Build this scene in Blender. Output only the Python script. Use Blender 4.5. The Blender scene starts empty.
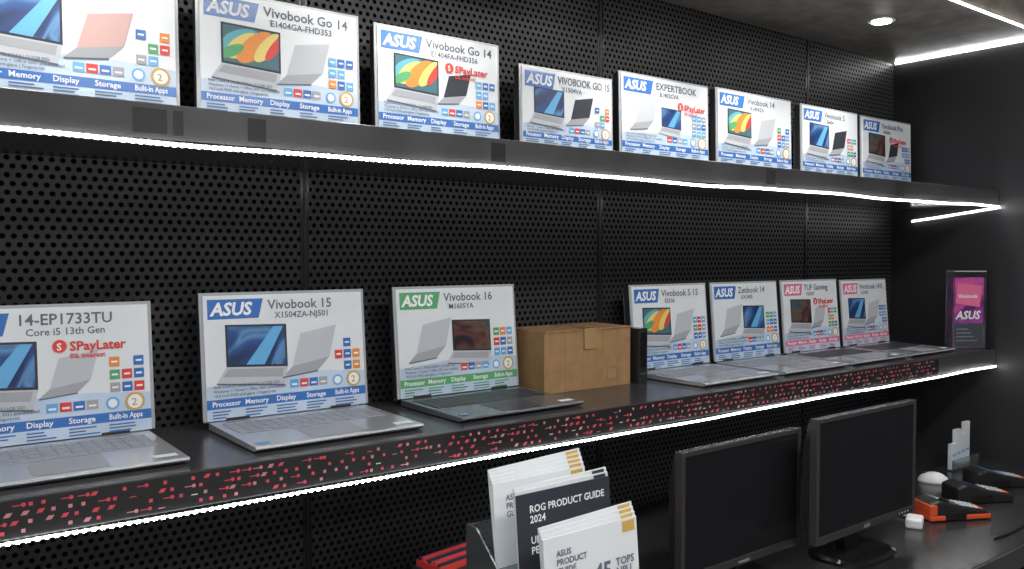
import bpy, math, random
from mathutils import Vector, Matrix
random.seed(7)
scene = bpy.context.scene
EYE = 1.52

# ------------------------------------------------------------------ materials
def mat(name, col, rough=0.5, metal=0.0, emit=None, estr=0.0, coat=0.0, noise=0.0, nscale=20, bump=0.0, trans=0.0, spec=0.5):
    m = bpy.data.materials.new(name); m.use_nodes = True
    nt = m.node_tree; b = nt.nodes['Principled BSDF']
    b.inputs['Base Color'].default_value = (*col, 1)
    b.inputs['Roughness'].default_value = rough
    b.inputs['Metallic'].default_value = metal
    b.inputs['Coat Weight'].default_value = coat
    b.inputs['Coat Roughness'].default_value = 0.12
    b.inputs['Transmission Weight'].default_value = trans
    b.inputs['Specular IOR Level'].default_value = spec
    if emit:
        b.inputs['Emission Color'].default_value = (*emit, 1)
        b.inputs['Emission Strength'].default_value = estr
    if noise > 0 or bump > 0:
        tc = nt.nodes.new('ShaderNodeTexCoord'); n = nt.nodes.new('ShaderNodeTexNoise')
        n.inputs['Scale'].default_value = nscale; n.inputs['Detail'].default_value = 4
        nt.links.new(tc.outputs['Object'], n.inputs['Vector'])
        if noise > 0:
            r = nt.nodes.new('ShaderNodeValToRGB')
            r.color_ramp.elements[0].position = 0.3; r.color_ramp.elements[1].position = 0.7
            r.color_ramp.elements[0].color = (*[max(0, c*(1-noise)) for c in col], 1)
            r.color_ramp.elements[1].color = (*[min(1, c*(1+noise)) for c in col], 1)
            nt.links.new(n.outputs['Fac'], r.inputs['Fac']); nt.links.new(r.outputs['Color'], b.inputs['Base Color'])
        if bump > 0:
            bp = nt.nodes.new('ShaderNodeBump'); bp.inputs['Strength'].default_value = bump
            bp.inputs['Distance'].default_value = 0.002
            nt.links.new(n.outputs['Fac'], bp.inputs['Height']); nt.links.new(bp.outputs['Normal'], b.inputs['Normal'])
    return m

def pegboard(name, axis, pitch=0.0185, rad=0.0050, base=(0.030,0.030,0.033)):
    m = bpy.data.materials.new(name); m.use_nodes = True
    nt = m.node_tree; N = nt.nodes.new; L = nt.links.new
    b = nt.nodes['Principled BSDF']; b.inputs['Roughness'].default_value = 0.42
    tc = N('ShaderNodeTexCoord'); sep = N('ShaderNodeSeparateXYZ'); L(tc.outputs['Object'], sep.inputs[0])
    cmb = N('ShaderNodeCombineXYZ'); L(sep.outputs[axis], cmb.inputs[0]); L(sep.outputs['Z'], cmb.inputs[1])
    ds = []
    for off in (0.0, 0.5):
        mu = N('ShaderNodeVectorMath'); mu.operation = 'MULTIPLY_ADD'
        mu.inputs[1].default_value = (1/pitch, 1/(pitch*1.732), 0); mu.inputs[2].default_value = (off+10, off+10, 0)
        L(cmb.outputs[0], mu.inputs[0])
        fr = N('ShaderNodeVectorMath'); fr.operation = 'FRACTION'; L(mu.outputs[0], fr.inputs[0])
        sb = N('ShaderNodeVectorMath'); sb.operation = 'SUBTRACT'; sb.inputs[1].default_value = (0.5, 0.5, 0); L(fr.outputs[0], sb.inputs[0])
        sc = N('ShaderNodeVectorMath'); sc.operation = 'MULTIPLY'; sc.inputs[1].default_value = (pitch, pitch*1.732, 0); L(sb.outputs[0], sc.inputs[0])
        ln = N('ShaderNodeVectorMath'); ln.operation = 'LENGTH'; L(sc.outputs[0], ln.inputs[0]); ds.append(ln)
    mn = N('ShaderNodeMath'); mn.operation = 'MINIMUM'; L(ds[0].outputs['Value'], mn.inputs[0]); L(ds[1].outputs['Value'], mn.inputs[1])
    mr = N('ShaderNodeMapRange'); mr.inputs['From Min'].default_value = rad-0.0008; mr.inputs['From Max'].default_value = rad+0.0008
    L(mn.outputs[0], mr.inputs['Value'])
    mx = N('ShaderNodeMix'); mx.data_type = 'RGBA'
    mx.inputs[6].default_value = (0.0025, 0.0025, 0.0025, 1); mx.inputs[7].default_value = (*base, 1)
    L(mr.outputs[0], mx.inputs[0]); L(mx.outputs[2], b.inputs['Base Color'])
    sp = N('ShaderNodeMath'); sp.operation = 'MULTIPLY'; sp.inputs[1].default_value = 0.5; L(mr.outputs[0], sp.inputs[0])
    L(sp.outputs[0], b.inputs['Specular IOR Level'])
    bp = N('ShaderNodeBump'); bp.inputs['Strength'].default_value = 0.4; bp.inputs['Distance'].default_value = 0.002
    L(mr.outputs[0], bp.inputs['Height']); L(bp.outputs['Normal'], b.inputs['Normal'])
    return m

def swirl(name, cols, scale=9, rough=0.3):
    m = bpy.data.materials.new(name); m.use_nodes = True
    nt = m.node_tree; b = nt.nodes['Principled BSDF']; b.inputs['Roughness'].default_value = rough
    tc = nt.nodes.new('ShaderNodeTexCoord'); n = nt.nodes.new('ShaderNodeTexNoise')
    n.inputs['Scale'].default_value = scale; n.inputs['Detail'].default_value = 1; n.inputs['Distortion'].default_value = 1.5
    nt.links.new(tc.outputs['Object'], n.inputs['Vector'])
    r = nt.nodes.new('ShaderNodeValToRGB'); cr = r.color_ramp
    k = len(cols)
    cr.elements[0].position = 0.3; cr.elements[0].color = (*cols[0], 1)
    cr.elements[1].position = 0.7; cr.elements[1].color = (*cols[-1], 1)
    for i in range(1, k-1):
        e = cr.elements.new(0.3+0.4*i/(k-1)); e.color = (*cols[i], 1)
    nt.links.new(n.outputs['Fac'], r.inputs['Fac']); nt.links.new(r.outputs['Color'], b.inputs['Base Color'])
    return m

M = dict(
 white=mat('card_white', (0.73,0.77,0.81), 0.35, coat=0.4, noise=0.04, nscale=5),
 pale=mat('card_pale_blue', (0.50,0.62,0.77), 0.35, coat=0.35, noise=0.12, nscale=8),
 sleeve=mat('clear_sleeve_edge', (0.40,0.42,0.45), 0.18, coat=0.5),
 sidegrey=mat('lid_side_dark', (0.035,0.035,0.04), 0.35),
 blue=mat('print_blue', (0.035,0.16,0.50), 0.35, coat=0.3),
 lblue=mat('print_light_blue', (0.13,0.42,0.75), 0.35, coat=0.3),
 text=mat('print_grey_text', (0.12,0.14,0.19), 0.5),
 ltext=mat('print_light_text', (0.36,0.40,0.48), 0.5),
 wtext=mat('print_white', (0.85,0.88,0.92), 0.5),
 red=mat('print_red', (0.70,0.06,0.05), 0.45),
 orange=mat('print_orange', (0.78,0.27,0.05), 0.45),
 yellow=mat('print_yellow', (0.75,0.62,0.18), 0.45),
 teal=mat('print_teal', (0.06,0.16,0.20), 0.45),
 cyan=mat('print_cyan', (0.12,0.42,0.50), 0.45),
 green=mat('print_green', (0.10,0.38,0.16), 0.45),
 gold=mat('print_gold', (0.60,0.38,0.10), 0.4),
 pink=mat('print_pink', (0.72,0.16,0.30), 0.4, coat=0.3),
 pgrey=mat('print_laptop_grey', (0.36,0.38,0.42), 0.5),
 psilver=mat('print_laptop_silver', (0.50,0.53,0.58), 0.5),
 pdark=mat('print_laptop_dark', (0.03,0.035,0.05), 0.5),
 prose=mat('print_laptop_rose', (0.58,0.38,0.36), 0.5),
 sw_blue=swirl('print_swirl_blue', [(0.02,0.04,0.12),(0.03,0.09,0.28),(0.12,0.28,0.52),(0.02,0.05,0.16)], 11),
 sw_dark=swirl('print_swirl_dark', [(0.02,0.02,0.03),(0.13,0.05,0.04),(0.10,0.10,0.07),(0.03,0.07,0.12)], 16),
 sw_purple=swirl('print_swirl_purple', [(0.10,0.02,0.12),(0.30,0.05,0.30),(0.60,0.09,0.34),(0.16,0.04,0.22)], 9),
 black=mat('black_laminate', (0.024,0.024,0.027), 0.26, noise=0.2, nscale=8),
 shelf=mat('shelf_black_paint', (0.050,0.050,0.055), 0.22, noise=0.25, nscale=10, bump=0.08),
 shelfface=mat('shelf_fascia_grey', (0.050,0.050,0.054), 0.35, noise=0.3, nscale=7),
 tape=mat('black_tape', (0.022,0.022,0.024), 0.2),
 tapegrey=mat('clear_tape_patch', (0.034,0.034,0.037), 0.15, coat=0.5),
 plast=mat('black_plastic', (0.016,0.016,0.018), 0.35, bump=0.05, nscale=300),
 gloss=mat('black_gloss_plastic', (0.010,0.010,0.011), 0.12, coat=0.4),
 screen=mat('lcd_off', (0.011,0.011,0.013), 0.2),
 bezel=mat('monitor_bezel', (0.04,0.04,0.043), 0.18),
 alu=mat('laptop_aluminium', (0.60,0.62,0.66), 0.22, 0.5),
 alud=mat('laptop_dark_shell', (0.19,0.21,0.24), 0.22, 0.5),
 key=mat('laptop_keys', (0.05,0.055,0.065), 0.4),
 keyl=mat('laptop_keys_light', (0.33,0.35,0.39), 0.4),
 led=mat('led_bead', (1,1,1), 0.4, emit=(0.96,0.99,0.97), estr=36),
 ledtape=mat('led_tape', (0.45,0.46,0.44), 0.4, emit=(0.85,0.92,0.88), estr=0.08),
 lamp=mat('lamp_diffuser', (1,1,1), 0.4, emit=(1.0,0.975,0.94), estr=17),
 down=mat('downlight_lens', (1,1,1), 0.4, emit=(1.0,0.96,0.9), estr=25),
 ring=mat('downlight_ring', (0.7,0.7,0.7), 0.3, 0.6),
 cardboard=mat('cardboard', (0.33,0.19,0.085), 0.75, noise=0.15, nscale=30, bump=0.15),
 packtape=mat('packing_tape', (0.40,0.25,0.12), 0.2),
 wallr=mat('wall_dark_paint', (0.018,0.018,0.021), 0.5, noise=0.15, nscale=3),
 roomwall=mat('room_wall_paint', (0.45,0.45,0.46), 0.7, noise=0.05, nscale=3),
 soffit=mat('soffit_panel', (0.24,0.215,0.19), 0.4, noise=0.35, nscale=14, bump=0.15),
 ceil=mat('ceiling_dark', (0.03,0.03,0.032), 0.7, noise=0.1, nscale=4),
 floor=mat('floor_tile', (0.36,0.36,0.37), 0.25, noise=0.1, nscale=3),
 whitepl=mat('white_plastic', (0.75,0.76,0.78), 0.3),
 orangepl=mat('orange_plastic', (0.62,0.085,0.025), 0.35),
 darkblue=mat('dark_blue_plastic', (0.03,0.05,0.10), 0.35),
 acrylic=mat('acrylic_clear', (0.75,0.8,0.85), 0.05, trans=0.95),
 fasred=mat('ribbon_red', (0.66,0.07,0.10), 0.4),
 faspink=mat('ribbon_pink', (0.62,0.25,0.28), 0.4),
 cable=mat('cable_black', (0.01,0.01,0.01), 0.4),
)
PEG = pegboard('pegboard_black', 'X')

# ------------------------------------------------------------------ mesh builder
_tc = {}
def text_geo(s, bold, shear):
    k = (s, bold, shear)
    if k in _tc: return _tc[k]
    cu = bpy.data.curves.new('t', 'FONT'); cu.body = s; cu.size = 1; cu.resolution_u = 2
    cu.offset = bold; cu.shear = shear
    ob = bpy.data.objects.new('t', cu); scene.collection.objects.link(ob)
    dg = bpy.context.evaluated_depsgraph_get(); me = ob.evaluated_get(dg).to_mesh()
    vs = [(v.co.x, v.co.y) for v in me.vertices]; fs = [tuple(p.vertices) for p in me.polygons]
    ob.evaluated_get(dg).to_mesh_clear(); bpy.data.objects.remove(ob); bpy.data.curves.remove(cu)
    w = max([v[0] for v in vs] or [1])
    _tc[k] = (vs, fs, w); return _tc[k]

class MB:
    def __init__(s): s.v=[]; s.f=[]; s.m=[]; s.mats=[]
    def mi(s, m):
        m = M[m] if isinstance(m, str) else m
        if m not in s.mats: s.mats.append(m)
        return s.mats.index(m)
    def poly(s, pts, m):
        i = len(s.v); s.v += [tuple(p) for p in pts]; s.f.append(tuple(range(i, i+len(pts)))); s.m.append(s.mi(m))
    def q(s, x0, z0, x1, z1, m, y=0.0):
        s.poly([(x0,y,z0),(x1,y,z0),(x1,y,z1),(x0,y,z1)], m)
    def p2(s, pts, m, y=0.0): s.poly([(a,y,b) for a,b in pts], m)
    def disc(s, cx, cz, r, m, y=0.0, n=14):
        s.poly([(cx+r*math.cos(2*math.pi*i/n), y, cz+r*math.sin(2*math.pi*i/n)) for i in range(n)], m)
    def box(s, a, b, m, mx=None):
        x0,y0,z0=a; x1,y1,z1=b; i=len(s.v)
        c=[(x0,y0,z0),(x1,y0,z0),(x1,y1,z0),(x0,y1,z0),(x0,y0,z1),(x1,y0,z1),(x1,y1,z1),(x0,y1,z1)]
        if mx: c=[tuple(mx@Vector(p)) for p in c]
        s.v+=c; k=s.mi(m)
        for f in ((0,3,2,1),(4,5,6,7),(0,1,5,4),(1,2,6,5),(2,3,7,6),(3,0,4,7)):
            s.f.append(tuple(i+j for j in f)); s.m.append(k)
    def prism(s, prof, x0, x1, m):   # profile in (y,z), extruded along x
        n=len(prof); i=len(s.v); k=s.mi(m)
        s.v += [(x0,a,b) for a,b in prof]+[(x1,a,b) for a,b in prof]
        s.f.append(tuple(range(i,i+n))); s.m.append(k)
        s.f.append(tuple(range(i+2*n-1,i+n-1,-1))); s.m.append(k)
        for j in range(n):
            s.f.append((i+j, i+n+j, i+n+(j+1)%n, i+(j+1)%n)); s.m.append(k)
    def cyl(s, c, r, h, m, n=24, r2=None):
        r2 = r if r2 is None else r2; i=len(s.v); k=s.mi(m)
        for (rr,zz) in ((r,c[2]),(r2,c[2]+h)):
            s.v += [(c[0]+rr*math.cos(2*math.pi*j/n), c[1]+rr*math.sin(2*math.pi*j/n), zz) for j in range(n)]
        s.f.append(tuple(range(i+n-1,i-1,-1))); s.m.append(k); s.f.append(tuple(range(i+n,i+2*n))); s.m.append(k)
        for j in range(n): s.f.append((i+j,i+(j+1)%n,i+n+(j+1)%n,i+n+j)); s.m.append(k)
    def text(s, t, x, z, size, m, y=-0.001, shear=0.0, bold=0.0, maxw=None, xf=None):
        vs, fs, w = text_geo(t, bold, shear)
        sx = size
        if maxw and w*size > maxw: sx = maxw/w
        i=len(s.v); k=s.mi(m)
        for a,b in vs:
            p=(x+a*sx, y, z+b*size)
            if xf: p = tuple(xf@Vector(p))
            s.v.append(p)
        for f in fs: s.f.append(tuple(i+j for j in f)); s.m.append(k)
    def obj(s, name, parent=None, loc=(0,0,0), rot=(0,0,0), bevel=0.0, smooth=False):
        me=bpy.data.meshes.new(name); me.from_pydata(s.v,[],s.f)
        for m in s.mats: me.materials.append(m)
        for p,k in zip(me.polygons,s.m): p.material_index=k; p.use_smooth=smooth
        me.update()
        ob=bpy.data.objects.new(name,me); scene.collection.objects.link(ob)
        ob.location=loc; ob.rotation_euler=rot
        if parent: ob.parent=parent
        if bevel>0:
            bv=ob.modifiers.new('bevel','BEVEL'); bv.width=bevel; bv.segments=2; bv.limit_method='ANGLE'
        return ob

def empty(name, loc, rot=(0,0,0)):
    e=bpy.data.objects.new(name,None); scene.collection.objects.link(e); e.location=loc; e.rotation_euler=rot
    e.empty_display_size=0.05; return e

def simple_box(name, a, b, m, bevel=0.0):
    mb=MB(); mb.box(a,b,m); return mb.obj(name, bevel=bevel)

# ------------------------------------------------------------------ room
WX, WY = 3.34, 1.80
XL, YF, ZC = -2.4, -2.4, 2.62
SOF = EYE+0.775
simple_box('wall_back', (XL, WY, 0), (WX+0.1, WY+0.1, ZC), PEG)
simple_box('wall_right', (WX, YF, 0), (WX+0.1, WY, ZC), 'wallr')
simple_box('wall_left', (XL-0.1, YF, 0), (XL, WY+0.1, ZC), 'roomwall')
simple_box('wall_front', (XL-0.1, YF-0.1, 0), (WX+0.1, YF, ZC), 'roomwall')
simple_box('floor', (XL-0.1, YF-0.1, -0.1), (WX+0.1, WY+0.1, 0), 'floor')
simple_box('ceiling', (XL-0.1, YF-0.1, ZC), (WX+0.1, WY+0.1, ZC+0.1), 'ceil')
simple_box('ceiling_soffit', (XL, 1.25, SOF), (WX, WY, ZC), 'soffit')
mb=MB()
for x in (-1.1,-0.16,0.80,1.71,2.74):
    mb.box((x-0.0035, WY-0.003, 0.76), (x+0.0035, WY, SOF), 'plast')
    mb.box((x-0.010, WY-0.0015, 0.76), (x+0.010, WY, SOF), 'tape')
mb.obj('trim_1')

# ------------------------------------------------------------------ shelves
XS0, XS1, YS1 = XL+0.01, WX-0.002, WY-0.004
def shelf(z0, z1, yf=1.39):
    mb=MB()
    mb.box((XS0, yf+0.004, z0+0.004), (XS1, YS1, z1), 'shelf')
    mb.box((XS0, yf, z0), (XS1, yf+0.004, z1), 'shelfface')
    return mb
U0, U1 = EYE+0.180, EYE+0.234
D0, D1 = EYE-0.408, EYE-0.350
mb=shelf(U0,U1)
for x,w in ((0.34,0.05),(0.40,0.015),(0.52,0.03),(1.02,0.035),(1.93,0.04),(2.6,0.05)):
    mb.box((x, 1.3885, U0+0.008), (x+w, 1.39, U1-0.008), 'tapegrey')
mb.obj('display_shelf')
mb=shelf(D0,D1)
# printed ribbon on the fascia
mb.box((-0.6,1.3885,D0+0.002),(2.9,1.39,D1-0.002),'tape')
y=1.3878
x=-0.6
while x<2.85:
    for r in range(4):
        z=D0+0.008+r*0.0125
        xx=x+(r%2)*0.011+random.uniform(-0.003,0.003)
        t=random.random(); m='fasred' if random.random()<0.7 else 'faspink'
        if t<0.35: mb.q(xx,z,xx+0.0055,z+0.0055,m,y)
        elif t<0.55: mb.q(xx,z+0.002,xx+0.014,z+0.0035,m,y); mb.disc(xx+0.014,z+0.003,0.0032,m,y,8)
        elif t<0.70: mb.p2([(xx,z),(xx+0.008,z),(xx+0.012,z+0.006),(xx+0.004,z+0.006)],m,y)
        elif t<0.8: mb.q(xx,z,xx+0.010,z+0.0015,'wtext' if r==1 else m,y)
    x+=0.021
mb.obj('display_shelf')

# ------------------------------------------------------------------ LED strips
def led_strip(pts, name='led_strip', spacing=0.0125, s=0.0025, up=Vector((0,0,-1)), wav=0.001):
    mb=MB(); P=[Vector(p) for p in pts]
    segs=[(P[i],P[i+1]) for i in range(len(P)-1)]
    for a,b in segs:
        d=(b-a); L=d.length; d.normalize(); side=d.cross(up).normalized(); nrm=up
        n=int(L/spacing); prev=None
        for i in range(n+1):
            t=i*spacing
            w=wav*(math.sin(t*6+a.x)+0.4*math.sin(t*15+1.3))
            c=a+d*t+Vector((0,0,w))
            mx=Matrix((d,side,nrm)).transposed().to_4x4(); mx.translation=c
            mb.box((-s,-s,-0.0005),(s,s,0.0022),'led',mx)
            if prev is not None:
                e=side*0.0045; mb.poly([prev-e,prev+e,c+e,c-e],'ledtape')
            prev=c
    return mb.obj(name)
dn=Vector((0,-0.75,-0.66)).normalized()
led_strip([(-1.5,1.386,EYE+0.1745),(WX-0.006,1.386,EYE+0.1745)], up=dn, wav=0.0022)
led_strip([(WX-0.006,1.386,EYE+0.173),(WX-0.006,1.72,EYE+0.132)], up=Vector((-1,0,0)), wav=0.001)
led_strip([(-1.5,1.386,EYE-0.413),(WX-0.006,1.386,EYE-0.413)], up=dn, wav=0.0012)
led_strip([(WX-0.006,1.2,SOF-0.006),(WX-0.006,1.795,SOF-0.006)], up=Vector((-0.7,0,-0.7)).normalized(), wav=0.0005, s=0.003)
led_strip([(-1.5,1.246,SOF-0.003),(WX-0.006,1.246,SOF-0.003)], up=dn, wav=0.0005)

# ------------------------------------------------------------------ lamps
for i,x in enumerate((-0.7,0.26,0.98,1.74,2.22,2.70)):
    mb=MB(); mb.cyl((0,0,-0.006),0.042,0.006,'ring'); mb.cyl((0,0,-0.009),0.030,0.006,'down')
    o=mb.obj('ceiling_downlight', loc=(x,1.50,SOF))
    l=bpy.data.lights.new('downlight_bulb','SPOT'); l.energy=14; l.spot_size=math.radians(120); l.spot_blend=0.8; l.shadow_soft_size=0.03; l.color=(1,0.96,0.9)
    lo=bpy.data.objects.new('downlight_bulb',l); scene.collection.objects.link(lo); lo.parent=o; lo.location=(0,0,-0.02)
for (x,y) in ((-0.8,0.1),(1.0,0.1),(2.5,0.0),(-0.8,-1.4),(1.4,-1.4)):
    mb=MB(); mb.box((-0.62,-0.16,-0.03),(0.62,0.16,0),'ring'); mb.box((-0.60,-0.14,-0.034),(0.60,0.14,-0.03),'lamp')
    mb.obj('ceiling_panel_light', loc=(x,y,ZC))

# ------------------------------------------------------------------ posters
def pic_open(mb, x, z, s, scr, body):
    """printed drawing of an opened notebook seen from the front"""
    h=s*0.66
    b=0.035
    def S(u,v): 
        u=b+u*(1-2*b); v=b*1.6+v*(1-3.0*b)
        return (x+u*s, z+v*h-0.06*s*u*(1-v)-0.03*s*u*v)
    mb.p2([(x,z),(x+s,z-0.06*s),(x+s,z+h-0.03*s),(x,z+h)],'pdark',-0.0008)
    def fill(pts,m,y): mb.p2([S(*p) for p in pts],m,y)
    if scr=='warm':
        fill([(0,0),(1,0),(1,1),(0,1)],'teal',-0.0012)
        def lobe(cx,cy,rx,ry,a,m,y):
            pts=[]
            for i in range(20):
                t=2*math.pi*i/20; u=rx*math.cos(t); v=ry*math.sin(t)
                pts.append((min(1,max(0,cx+u*math.cos(a)-v*math.sin(a))),min(1,max(0,cy+u*math.sin(a)+v*math.cos(a)))))
            fill(pts,m,y)
        lobe(0.30,0.55,0.50,0.30,0.9,'cyan',-0.0013); lobe(0.34,0.50,0.46,0.20,1.0,'yellow',-0.0014); lobe(0.56,0.52,0.55,0.21,1.05,'orange',-0.0016)
        lobe(0.80,0.58,0.50,0.15,1.1,'yellow',-0.0018); lobe(0.93,0.60,0.42,0.09,1.15,'red',-0.0019); lobe(0.14,0.30,0.30,0.12,0.8,'green',-0.0020)
    else:
        fill([(0,0),(1,0),(1,1),(0,1)],scr,-0.0012)
        if scr=='sw_blue': fill([(0.3,0),(0.62,0),(0.98,1),(0.8,1)],'lblue',-0.0014)
    mb.p2([(x,z),(x-0.16*s,z-0.24*s),(x+0.93*s,z-0.34*s),(x+s,z-0.06*s)],body,-0.0010)
    mb.p2([(x+0.04*s,z-0.03*s),(x-0.06*s,z-0.15*s),(x+0.9*s,z-0.22*s),(x+0.93*s,z-0.08*s)],'pgrey',-0.0013)
    mb.p2([(x-0.16*s,z-0.24*s),(x+0.93*s,z-0.34*s),(x+0.93*s,z-0.365*s),(x-0.16*s,z-0.265*s)],'text',-0.0013)
def pic_back(mb, x, z, s, body):
    """printed drawing of the lid from behind"""
    mb.p2([(x,z),(x+0.82*s,z+0.14*s),(x+s,z+0.80*s),(x+0.20*s,z+0.66*s)],body,-0.0008)
    mb.p2([(x,z),(x+0.82*s,z+0.14*s),(x+0.55*s,z-0.12*s),(x-0.22*s,z-0.2*s)],'pgrey',-0.0009)
    mb.p2([(x-0.22*s,z-0.2*s),(x+0.55*s,z-0.12*s),(x+0.55*s,z-0.15*s),(x-0.22*s,z-0.23*s)],'text',-0.0012)

def spec_poster(w, h, st, parent, loc, rot, lift=0.0):
    mb=MB()
    mb.box((-0.007,0.003,-lift),(w+0.007,0.006,h+0.006),'sleeve')
    mb.box((-0.004,0.006,-lift),(w+0.004,0.028,h+0.002),'sidegrey')
    mb.box((0,0,0),(w,0.003,h),'white')
    mb.q(0,0,w,0.24*h,'pale',-0.0002)
    mb.p2([(0,0.24*h),(w,0.24*h),(w,0.30*h),(0.6*w,0.34*h),(0,0.27*h)],'pale',-0.0002)
    acc=st.get('acc','blue')
    k=st.get('lay',0)
    mb.p2([(0.008,h-0.048),(0.008+0.30*w,h-0.048),(0.008+0.33*w,h-0.008),(0.008,h-0.008)],acc,-0.0006)
    mb.text('ASUS',0.014,h-0.040,0.036,'wtext',shear=0.2,bold=0.035,maxw=0.28*w)
    mb.text(st['t'],0.38*w,h-0.031,0.028,'text',bold=0.015,maxw=0.60*w)
    mb.text(st['s'],0.42*w,h-0.050,0.018,'text',bold=0.015,maxw=0.52*w)
    scr=st.get('scr','warm'); body=st.get('body','psilver')
    sc=min(0.37*w,0.52*h)
    zc=0.42*h
    if k==0:
        pic_open(mb,0.12*w,zc,sc,scr,body)
        pic_back(mb,0.52*w,zc-0.035*h,sc*0.8 if not st.get('pay') else sc*0.66,st.get('body2',body))
    else:
        pic_back(mb,0.14*w,zc-0.02*h,sc*0.8,st.get('body2',body))
        pic_open(mb,0.44*w,zc-0.02*h,sc*0.9 if not st.get('pay') else sc*0.72,scr,body)
    pay=st.get('pay')
    if pay:
        px=0.57*w; pz=h-0.080
        if k==1: px=0.66*w
        mb.disc(px,pz+0.009,0.012,'red',-0.0022); mb.text('S',px-0.005,pz+0.002,0.018,'wtext',y=-0.0026,bold=0.02)
        mb.text('SPayLater',px+0.016,pz,0.024,'red',bold=0.025,maxw=w-px-0.025,y=-0.0022)
        mb.text('0% interest',px+0.016,pz-0.014,0.013,'red',bold=0.015,y=-0.0022,maxw=w-px-0.03)
    cols=['blue','lblue','blue','lblue','red','pgrey','orange','green']
    random.seed(len(st['s'])*7+len(st['t'])*3+k)
    for r in range(3):
        for c in range(3):
            if random.random()<0.9:
                x0=0.80*w+c*0.06*w; z0=0.52*h-r*0.10*h
                mb.q(x0,z0,x0+0.050*w,z0+0.075*h,random.choice(cols),-0.0015)
                mb.q(x0+0.01*w,z0+0.03*h,x0+0.040*w,z0+0.045*h,'wtext',-0.0018)
    mb.disc(0.92*w,0.235*h,0.050*w,'gold',-0.0015); mb.disc(0.92*w,0.235*h,0.037*w,'wtext',-0.0018); mb.text('2',0.903*w,0.205*h,0.08*h,'gold',y=-0.0021,bold=0.02)
    mb.disc(0.81*w,0.235*h,0.034*w,'lblue',-0.0015); mb.disc(0.81*w,0.235*h,0.023*w,'wtext',-0.0018)
    for c in range(4):
        mb.q(0.50*w+c*0.062*w,0.205*h,0.50*w+c*0.062*w+0.054*w,0.205*h+0.070*h,['lblue','red','blue','pgrey'][(c+k)%4],-0.0015)
        mb.q(0.51*w+c*0.062*w,0.225*h,0.545*w+c*0.062*w,0.240*h,'wtext',-0.0018)
    for r,t in enumerate(('Intel Core i5 | 8GB DDR4 | 512GB SSD','Windows 11 Home + Office 2021 pre-installed','14.0 inch FHD anti-glare | Fingerprint')):
        mb.text(t,0.04*w,0.255*h-r*0.036*h,0.034*h,'text',maxw=0.43*w,bold=0.01,y=-0.0016)
    mb.q(0.0,0.090*h,w,0.165*h,acc,-0.0008)
    for i,t in enumerate(('Processor','Memory','Display','Storage','Built-in Apps')):
        mb.text(t,0.03*w+i*0.19*w,0.110*h,0.0145,'wtext',maxw=0.165*w,bold=0.02,y=-0.0012)
    for i in range(5):
        for r in range(3):
            L=random.uniform(0.5,1)*0.15*w
            mb.q(0.03*w+i*0.19*w,0.014*h+r*0.024*h,0.03*w+i*0.19*w+L,0.014*h+r*0.024*h+0.011*h,'text' if r==1 else acc,-0.001)
    return mb.obj('spec_poster',parent,loc,rot)

def laptop(x0, x1, zs, ph, st, yh=1.665, depth=0.235, shell='alu', keys='key', tilt=11, lift=0.0):
    w=x1-x0; lw=min(w,0.345)
    e=empty('laptop',((x0+x1)/2,yh,zs))
    T=0.014
    b=MB()   # wedge-shaped base, hinge at local origin
    b.prism([(0.0,0.002),(0.0,T+0.002),(-depth,T-0.002),(-depth-0.003,T-0.006),(-depth+0.008,0.002)],-lw/2,lw/2,shell)
    for fx in (-lw/2+0.02,lw/2-0.04):
        b.box((fx,-0.03,0),(fx+0.02,-0.02,0.003),'plast'); b.box((fx,-depth+0.02,0),(fx+0.02,-depth+0.03,0.003),'plast')
    b.obj('base',e,bevel=0.001)
    k=MB()
    def zt(yy): return T+0.002+ (yy/depth)*0.004
    def patch(x0,y0,x1,y1,m,dz=0.0006): k.poly([(x0,y0,zt(y0)+dz),(x1,y0,zt(y0)+dz),(x1,y1,zt(y1)+dz),(x0,y1,zt(y1)+dz)],m)
    patch(-lw*0.46,-0.135,lw*0.46,-0.028,'alu' if keys=='keyl' else 'alud',0.0004)
    for r in range(6):
        yy=-0.132+r*0.0172; n=14
        kw=lw*0.90/n
        for c in range(n):
            if r==0 and 4<=c<=8:
                if c==4: 
                    xx=-lw*0.45+c*kw; k.box((xx,yy,zt(yy)),(xx+kw*5-0.002,yy+0.0145,zt(yy)+0.0016),keys)
                continue
            xx=-lw*0.45+c*kw
            k.box((xx,yy,zt(yy)),(xx+kw-0.002,yy+0.0145,zt(yy)+0.0016),keys)
    patch(-0.055,-depth+0.014,0.055,-0.145,'pgrey' if shell=='alu' else 'key',0.0006)
    patch(-lw/2+0.012,-depth+0.02,-lw/2+0.035,-depth+0.036,'lblue',0.0008)
    patch(lw/2-0.05,-depth+0.02,lw/2-0.012,-depth+0.04,'wtext',0.0008)
    k.obj('keyboard',e)
    h=MB(); 
    for sx in (-1,1): h.box((sx*lw*0.33-0.025,-0.002,0.008),(sx*lw*0.33+0.025,0.010,0.022),'plast')
    h.obj('hinges',e,bevel=0.002)
    rot=(-math.radians(tilt),0,0)
    l=MB(); l.box((-lw/2,0.026,0.0),(lw/2,0.033,min(0.225,ph-0.01)),shell)
    l.obj('screen_lid',e,loc=(0,0.002,0.012),rot=rot,bevel=0.002)
    spec_poster(w,ph,st,e,(-w/2,-0.001,0.018+lift),rot,lift)
    return e

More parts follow.
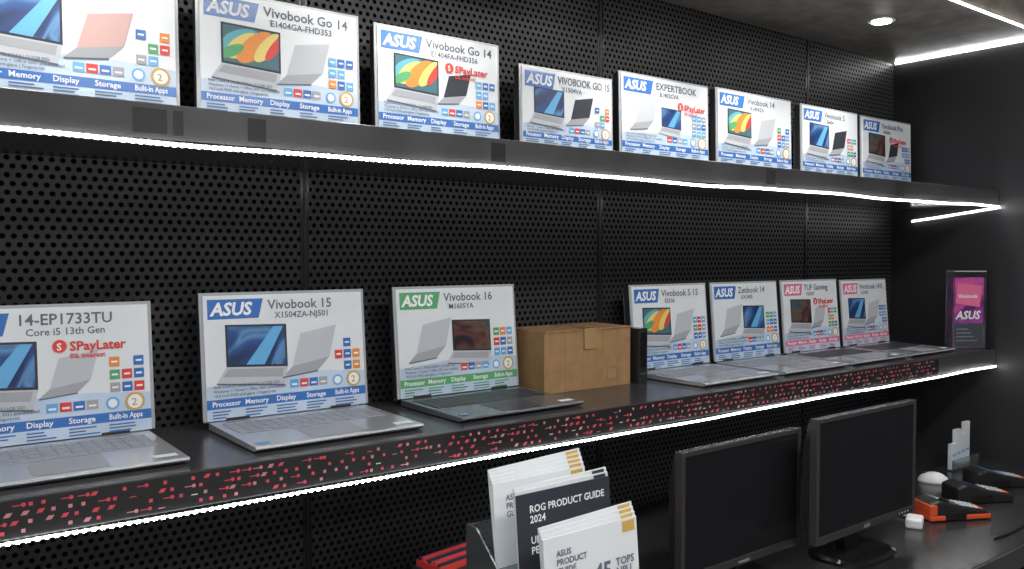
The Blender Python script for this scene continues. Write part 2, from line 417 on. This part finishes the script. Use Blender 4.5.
UP=[(0.135,0.494,0.234,dict(t='Vivobook Go 15',s='E1504FA',scr='sw_blue',body='psilver',body2='prose'),'alud'),
    (0.541,0.880,0.237,dict(t='Vivobook Go 14',s='E1404GA-FHD353',scr='warm',body2='psilver'),'alud'),
    (0.932,1.265,0.231,dict(t='Vivobook Go 14',s='E1404FA-FHD356',scr='warm',pay=1,body2='pdark'),'alud'),
    (1.343,1.655,0.196,dict(t='VIVOBOOK GO 15',s='X1504VA',scr='sw_blue',body2='pdark'),'alud'),
    (1.695,2.062,0.225,dict(t='EXPERTBOOK',s='B1402CVA',scr='sw_blue',body2='psilver',pay=1,lay=1),'alu'),
    (2.112,2.490,0.229,dict(t='Vivobook 14',s='A1404ZA',scr='warm',body2='psilver'),'alud'),
    (2.558,2.900,0.227,dict(t='Vivobook S',s='S3404',scr='sw_blue',body2='pdark'),'alud'),
    (2.935,3.285,0.225,dict(t='Vivobook Pro',s='N6506',scr='sw_dark',pay=1,body2='pdark'),'alud')]
for a,b,h,st,sh in UP:
    laptop(a,b,U1,h,st,yh=1.695,depth=0.24,shell=sh,tilt=1.5,lift=0.029)
LO=[(0.085,0.440,0.238,dict(t='14-EP1733TU',s='Core i5 13th Gen',scr='sw_blue',pay=1),'alu','keyl'),
    (0.545,0.895,0.250,dict(t='Vivobook 15',s='X1504ZA-NJ501',scr='sw_blue'),'alu','keyl'),
    (0.985,1.325,0.252,dict(t='Vivobook 16',s='M1605YA',scr='sw_dark',acc='green',lay=1),'alud','key'),
    (1.755,2.075,0.240,dict(t='Vivobook S 15',s='S5506',scr='warm'),'alu','keyl'),
    (2.110,2.440,0.240,dict(t='Zenbook 14',s='UX3405',scr='sw_blue',lay=1),'alu','keyl'),
    (2.475,2.800,0.240,dict(t='TUF Gaming',s='FX507',scr='sw_dark',acc='pink',pay=1),'alu','key'),
    (2.835,3.140,0.235,dict(t='Vivobook 14X',s='K3405',scr='sw_blue',acc='pink'),'alu','key')]
for a,b,h,st,sh,ky in LO:
    laptop(a,b,D1,h,st,yh=1.695,depth=0.25,shell=sh,keys=ky,tilt=5)

# ------------------------------------------------------------------ cardboard carton on lower shelf
def carton(x0,x1,y0,y1,z0,h):
    mb=MB(); w=x1-x0; d=y1-y0
    mb.box((0,0,0),(w,d,h),'cardboard')
    mb.box((0,-0.003,h-0.001),(w,d/2-0.001,h+0.003),'cardboard'); mb.box((0,d/2+0.001,h-0.001),(w,d+0.003,h+0.003),'cardboard')
    mb.box((w/2-0.02,-0.0045,h-0.05),(w/2+0.02,-0.003,h+0.004),'packtape')
    mb.box((w/2-0.02,-0.0035,h+0.003),(w/2+0.02,d,h+0.0042),'packtape')
    for xx in (0.07,0.20,0.255):
        mb.box((xx,-0.0012,0.0),(xx+0.002,0,h),'packtape')
    mb.q(0.215,0.02,0.25,0.05,'text',-0.0008)
    mb.q(0.217,0.022,0.248,0.048,'packtape',-0.0012)
    return mb.obj('cardboard_box',loc=(x0,y0,z0),bevel=0.0015)
carton(1.352,1.655,1.62,1.765,D1,0.155)
mb=MB(); mb.box((0,0,0),(0.032,0.14,0.150),'black'); mb.box((0.004,-0.001,0.02),(0.028,0,0.14),'gloss'); mb.text('SSD',0.006,0.115,0.010,'wtext')
mb.obj('accessory_box',loc=(1.668,1.60,D1),bevel=0.002)
# acrylic stand with a purple leaflet box in it
e=empty('leaflet_stand',(3.192,1.478,D1),(0,0,math.radians(-30)))
mb=MB(); W,Hh=0.13,0.265
mb.box((0.004,0.008,0.006),(W-0.004,0.040,Hh),'sw_purple')
mb.q(0.008,0.010,W-0.008,0.095,'pdark',0.0072)
mb.p2([(0.012,0.17),(W-0.02,0.155),(W-0.012,0.235),(0.02,0.245)],'pink',0.0072)
mb.text('ASUS',0.014,0.112,0.042,'wtext',y=0.0068,shear=0.2,bold=0.03,maxw=W-0.03)
mb.text('Vivobook',0.022,0.190,0.020,'wtext',y=0.0066,bold=0.02,maxw=W-0.05)
for i in range(4): mb.q(0.016,0.03+i*0.014,0.10-i*0.012,0.035+i*0.014,'ltext',0.0066)
mb.obj('printed_leaflets',e)
mb=MB()
mb.box((0,0,0),(W,0.05,0.004),'acrylic'); mb.box((0,0,0.004),(0.003,0.045,0.292),'acrylic'); mb.box((W-0.003,0,0.004),(W,0.045,0.292),'acrylic')
mb.box((0,0.043,0.004),(W,0.046,0.292),'acrylic'); mb.box((0,0.0,0.004),(W,0.003,0.10),'acrylic')
mb.box((0,0.0,0.286),(W,0.046,0.290),'sleeve')
mb.obj('acrylic_case',e)

# ------------------------------------------------------------------ desk
DZ=0.75
mb=MB()
X0,X1,Y1=XL+0.02,WX-0.004,WY-0.006
mb.box((X0,0.94,DZ-0.03),(X1,Y1,DZ),'black')
mb.box((X0,0.935,DZ-0.06),(X1,0.955,DZ-0.002),'shelfface')
for x in (-2.0,-0.6,0.8,2.2,X1-0.04):
    mb.box((x,0.99,0),(x+0.03,Y1,DZ-0.03),'black')
mb.box((X0,1.4,0.1),(X1,1.42,DZ-0.03),'black')
mb.obj('counter_desk',bevel=0.002)

# ------------------------------------------------------------------ monitors
def monitor(x0,x1,yf,zb,zt,lab,style=0):
    w=x1-x0; h=zt-zb; e=empty('computer_monitor',((x0+x1)/2,yf,DZ)); zb-=DZ; zt-=DZ
    bz=0.012; f=MB()
    f.box((-w/2,0,zb),(-w/2+bz,0.022,zt),'bezel'); f.box((w/2-bz,0,zb),(w/2,0.022,zt),'bezel')
    f.box((-w/2+bz,0,zt-bz),(w/2-bz,0.022,zt),'bezel'); f.box((-w/2+bz,0,zb),(w/2-bz,0.022,zb+bz*1.7),'bezel')
    f.obj('bezel',e,bevel=0.002)
    s=MB(); s.box((-w/2+bz,0.003,zb+bz*1.7),(w/2-bz,0.020,zt-bz),'screen'); s.obj('screen_panel',e)
    b=MB(); b.prism([(0.022,zb+0.004),(0.034,zb+0.03),(0.045,zb+0.08),(0.045,zt-0.08),(0.030,zt-0.012),(0.022,zt-0.004)],-w/2+0.006,w/2-0.006,'plast'); b.obj('back_shell',e,bevel=0.003)
    t=MB(); t.text(lab,-0.025,zb+0.006,0.012,'ltext',y=-0.0008,bold=0.02)
    if style==1:
        for i in range(4): t.disc(w/2-0.04-i*0.014,zb+0.010,0.0028,'ltext',-0.0008,8)
    t.obj('logo_print',e)
    n=MB(); n.prism([(0.045,0.01),(0.075,0.01),(0.060,zb+0.12),(0.045,zb+0.12)],-0.03,0.03,'gloss'); n.obj('stand_neck',e,bevel=0.003)
    p=MB(); pts=[]
    N=28; i=0; k=p.mi('gloss')
    for (sc,z) in ((1,0),(1,0.007),(0.9,0.013)):
        for j in range(N):
            a=2*math.pi*j/N; ca,sa=math.cos(a),math.sin(a)
            p.v.append((0.12*sc*math.copysign(abs(ca)**0.7,ca),0.045+0.085*sc*math.copysign(abs(sa)**0.7,sa),z))
    p.f.append(tuple(range(N-1,-1,-1))); p.f.append(tuple(range(2*N,3*N))); p.m+=[k,k]
    for L in (0,N):
        for j in range(N): p.f.append((L+j,L+(j+1)%N,L+N+(j+1)%N,L+N+j)); p.m.append(k)
    p.obj('stand_base',e)
    return e
monitor(1.408,1.850,1.220,EYE-0.722,EYE-0.430,'viewplus',0)
monitor(1.787,2.252,1.135,EYE-0.694,EYE-0.390,'ASUS',1)

# ------------------------------------------------------------------ brochure stand
e=empty('brochure_stand',(0.846,1.0,DZ))
a=MB()
for i,(y,z) in enumerate(((0.0,0.03),(0.075,0.07),(0.15,0.10))):
    a.box((-0.01,y-0.018,z-0.004),(0.235,y+0.045,z),'acrylic')
    a.box((-0.01,y-0.018,z),(0.235,y-0.015,z+0.14),'acrylic')
for x in (-0.013,0.235):
    a.prism([(-0.02,0),(0.21,0),(0.21,0.30),(0.18,0.30),(-0.02,0.12)],x,x+0.003,'acrylic')
a.box((-0.01,0.205,0),(0.235,0.208,0.30),'acrylic')
a.obj('acrylic_tray',e)
def brochure(x,y,z,h,cover,title,n=4,tilt=8,w=0.21,accent='gold',tcol='text',ts=0.017,badge=False):
    for i in range(n):
        mb=MB(); mb.box((0,0,0),(w,0.003,h),cover if i==0 else 'white')
        mb.q(0.001,0.0,w-0.001,0.002,'ltext',-0.0003)
        if i==0:
            for j,t in enumerate(title): mb.text(t,0.025,h-0.032-j*ts*1.0,ts,tcol,bold=0.02,maxw=w-0.04)
            mb.q(w-0.035,h-0.022,w-0.006,h-0.004,accent,-0.0008)
            mb.p2([(0.09,h*0.20),(w-0.02,h*0.26),(w-0.02,h*0.45),(0.11,h*0.40)],'sw_blue' if cover=='white' else 'red',-0.0008)
            if badge:
                mb.text('45',0.105,h-0.090,0.040,'text',bold=0.03,y=-0.0012); mb.text('TOPS',0.155,h-0.074,0.018,'text',bold=0.02,y=-0.0012); mb.text('NPU',0.155,h-0.090,0.018,'text',bold=0.02,y=-0.0012)
        else:
            mb.q(w-0.035,h-0.018,w-0.006,h-0.002,accent,-0.0008)
        mb.obj('brochure',e,loc=(x+0.004*i,y+0.0048*i,z+0.005*i),rot=(-math.radians(tilt),math.radians(-0.6*i),0))
zb=EYE-DZ
brochure(0.007,0.0,0.032,zb-0.452-0.032,'white',['ASUS','PRODUCT','GUIDE'],4,5,badge=True,ts=0.014)
brochure(0.003,0.062,0.072,zb-0.395-0.072,'pdark',['ROG PRODUCT GUIDE','2024','','UNLOCK NEXT LEVEL','PERFORMANCE'],3,5,accent='pdark',tcol='wtext',ts=0.017)
brochure(0.0,0.125,0.102,zb-0.388-0.102,'white',['ASUS','PRODUCT','GUIDE'],5,5,ts=0.014)

# red leaflet box standing on desk
mb=MB(); mb.box((0,0,0),(0.16,0.10,0.065),'pdark'); mb.box((0.004,0.01,0.065),(0.156,0.09,0.08),'red')
for i in range(7): mb.box((0.006,0.012+i*0.011,0.07),(0.154,0.019+i*0.011,0.086+0.003*(i%2)),'fasred' if i%3 else 'pdark')
mb.obj('leaflet_box',loc=(1.00,1.55,DZ),rot=(0,0,0.15),bevel=0.001)

# ------------------------------------------------------------------ small desk things
def terminal(x,y,rz,body,face,scr,s=1.0,trim=None):
    e=empty('payment_terminal',(x,y,DZ),(0,0,rz))
    L,Wd=0.19*s,0.085*s
    b=MB(); b.prism([(-L/2,0.0),(L/2,0.0),(L/2,0.05*s),(L/2-0.03,0.062*s),(0.0,0.042*s),(-L/2,0.024*s)],-Wd/2,Wd/2,body); b.obj('body',e,bevel=0.006)
    k=MB()
    def zz(y): return (0.024+(y+L/2)/(L/2)*0.018)*s+0.0012
    def z2(y): return 0.042*s+(y)/(L/2-0.03)*0.020*s+0.0016
    k.poly([(-Wd/2+0.006,-L/2+0.006,zz(-L/2+0.006)),(Wd/2-0.006,-L/2+0.006,zz(-L/2+0.006)),(Wd/2-0.006,0,zz(0)),(-Wd/2+0.006,0,zz(0))],face)
    k.poly([(-Wd/2+0.006,0,z2(0)-0.0006),(Wd/2-0.006,0,z2(0)-0.0006),(Wd/2-0.006,L/2-0.032,z2(L/2-0.032)-0.0006),(-Wd/2+0.006,L/2-0.032,z2(L/2-0.032)-0.0006)],face)
    for r in range(5):
        for c in range(3):
            yy=-L/2+0.012+r*0.0145; xx=-Wd/2+0.012+c*0.022
            k.box((xx,yy,zz(yy)-0.002),(xx+0.017,yy+0.010,zz(yy)+0.0025),'pgrey' if r else ['red','orange','green'][c])
    y0,y1=0.008,L/2-0.034
    k.poly([(-Wd/2+0.010,y0,z2(y0)),(Wd/2-0.010,y0,z2(y0)),(Wd/2-0.010,y1,z2(y1)),(-Wd/2+0.010,y1,z2(y1))],scr)
    k.obj('keypad_and_display',e)
    p=MB(); p.box((-Wd/2-0.004,-0.02,0.004),(Wd/2+0.004,0.05,0.030*s),'gloss'); p.obj('side_grip',e,bevel=0.004)
    if trim:
        t=MB(); t.box((-Wd/2-0.003,-L/2-0.003,0.004),(Wd/2+0.003,L/2+0.003,0.018),trim)
        t.box((-Wd/2-0.002,L/2-0.022,0.018),(Wd/2+0.002,L/2+0.002,0.050*s),trim)
        t.obj('rubber_trim',e,bevel=0.003)
terminal(2.53,1.170,math.radians(62),'plast','bezel','gloss',1.0,trim='orangepl')
terminal(2.77,1.20,math.radians(60),'plast','bezel','darkblue',1.0)
terminal(3.00,1.24,math.radians(60),'plast','darkblue','lblue',1.0)

def half_ellipsoid(name,loc,rx,ry,rz,m,rot=0,parent=None):
    mb=MB(); nu,nv=24,8; k=mb.mi(m)
    for i in range(nv):
        a=math.pi/2*i/nv
        for j in range(nu):
            t=2*math.pi*j/nu; mb.v.append((rx*math.cos(a)*math.cos(t),ry*math.cos(a)*math.sin(t),rz*math.sin(a)))
    mb.v.append((0,0,rz)); top=len(mb.v)-1
    for i in range(nv-1):
        for j in range(nu): mb.f.append((i*nu+j,i*nu+(j+1)%nu,(i+1)*nu+(j+1)%nu,(i+1)*nu+j)); mb.m.append(k)
    for j in range(nu): mb.f.append(((nv-1)*nu+j,(nv-1)*nu+(j+1)%nu,top)); mb.m.append(k)
    mb.f.append(tuple(range(nu-1,-1,-1))); mb.m.append(k)
    return mb.obj(name,parent,loc,(0,0,rot),smooth=True)
e=empty('computer_mouse',(2.87,1.385,DZ),(0,0,0.5))
half_ellipsoid('mouse_body',(0,0,0),0.030,0.050,0.036,'whitepl',parent=e)
mb=MB(); mb.box((-0.003,0.02,0.024),(0.003,0.034,0.034),'plast'); mb.obj('scroll_wheel',e)
# white cards stood at the back
e=empty('card_holder',(3.07,1.42,DZ))
mb=MB()
for i,(x,h) in enumerate(((0,0.085),(0.045,0.13),(0.095,0.11),(0.14,0.145))):
    mb.box((x,0.006*i,0.004),(x+0.04,0.006*i+0.012,h+0.01),'white'); mb.q(x+0.006,0.05,x+0.034,0.058,'lblue',0.006*i-0.0008)
mb.obj('cards',e)
mb=MB(); mb.box((-0.01,-0.01,0),(0.19,0.045,0.004),'acrylic'); mb.box((-0.01,-0.012,0),(0.19,-0.009,0.04),'acrylic'); mb.obj('tray',e)
# white power adapter
e=empty('power_adapter',(2.36,1.19,DZ),(0,0,0.4))
mb=MB(); mb.box((-0.032,-0.022,0),(0.032,0.022,0.028),'whitepl'); mb.obj('adapter_body',e,bevel=0.006)
mb=MB(); mb.box((0.032,-0.006,0.008),(0.045,0.006,0.02),'whitepl'); mb.obj('plug',e,bevel=0.002)

def cable(pts,r=0.003,m='cable',name='power_cable'):
    cu=bpy.data.curves.new(name,'CURVE'); cu.dimensions='3D'; cu.bevel_depth=r; cu.bevel_resolution=2
    sp=cu.splines.new('NURBS'); sp.points.add(len(pts)-1)
    for p,c in zip(sp.points,pts): p.co=(*c,1)
    sp.use_endpoint_u=True; sp.order_u=4
    cu.materials.append(M[m]); o=bpy.data.objects.new(name,cu); scene.collection.objects.link(o); return o
z=DZ+0.003
cable([(2.405,1.205,z+0.01),(2.43,1.28,z),(2.40,1.34,z),(2.2,1.36,z)],0.0025,'whitepl')
cable([(2.03,1.25,z+0.05),(2.2,1.33,z),(2.4,1.40,z),(2.62,1.42,z),(2.7,1.5,z),(3.0,1.6,z)],0.003)
cable([(2.42,1.0,z),(2.6,0.98,z),(2.75,1.06,z),(2.9,1.05,z),(3.2,1.1,z)],0.003)

# ------------------------------------------------------------------ world, camera
w=bpy.data.worlds.new('World'); scene.world=w; w.use_nodes=True
w.node_tree.nodes['Background'].inputs[0].default_value=(0.5,0.53,0.6,1); w.node_tree.nodes['Background'].inputs[1].default_value=0.3
cam=bpy.data.cameras.new('camera'); cam.sensor_width=36; cam.lens=29.88; cam.clip_start=0.02
co=bpy.data.objects.new('camera',cam); scene.collection.objects.link(co)
co.location=(0,0,EYE); co.rotation_euler=(math.radians(90-2.02),0,math.radians(-37.66))
scene.camera=co
scene.view_settings.view_transform='Standard'
scene.view_settings.exposure=0.12
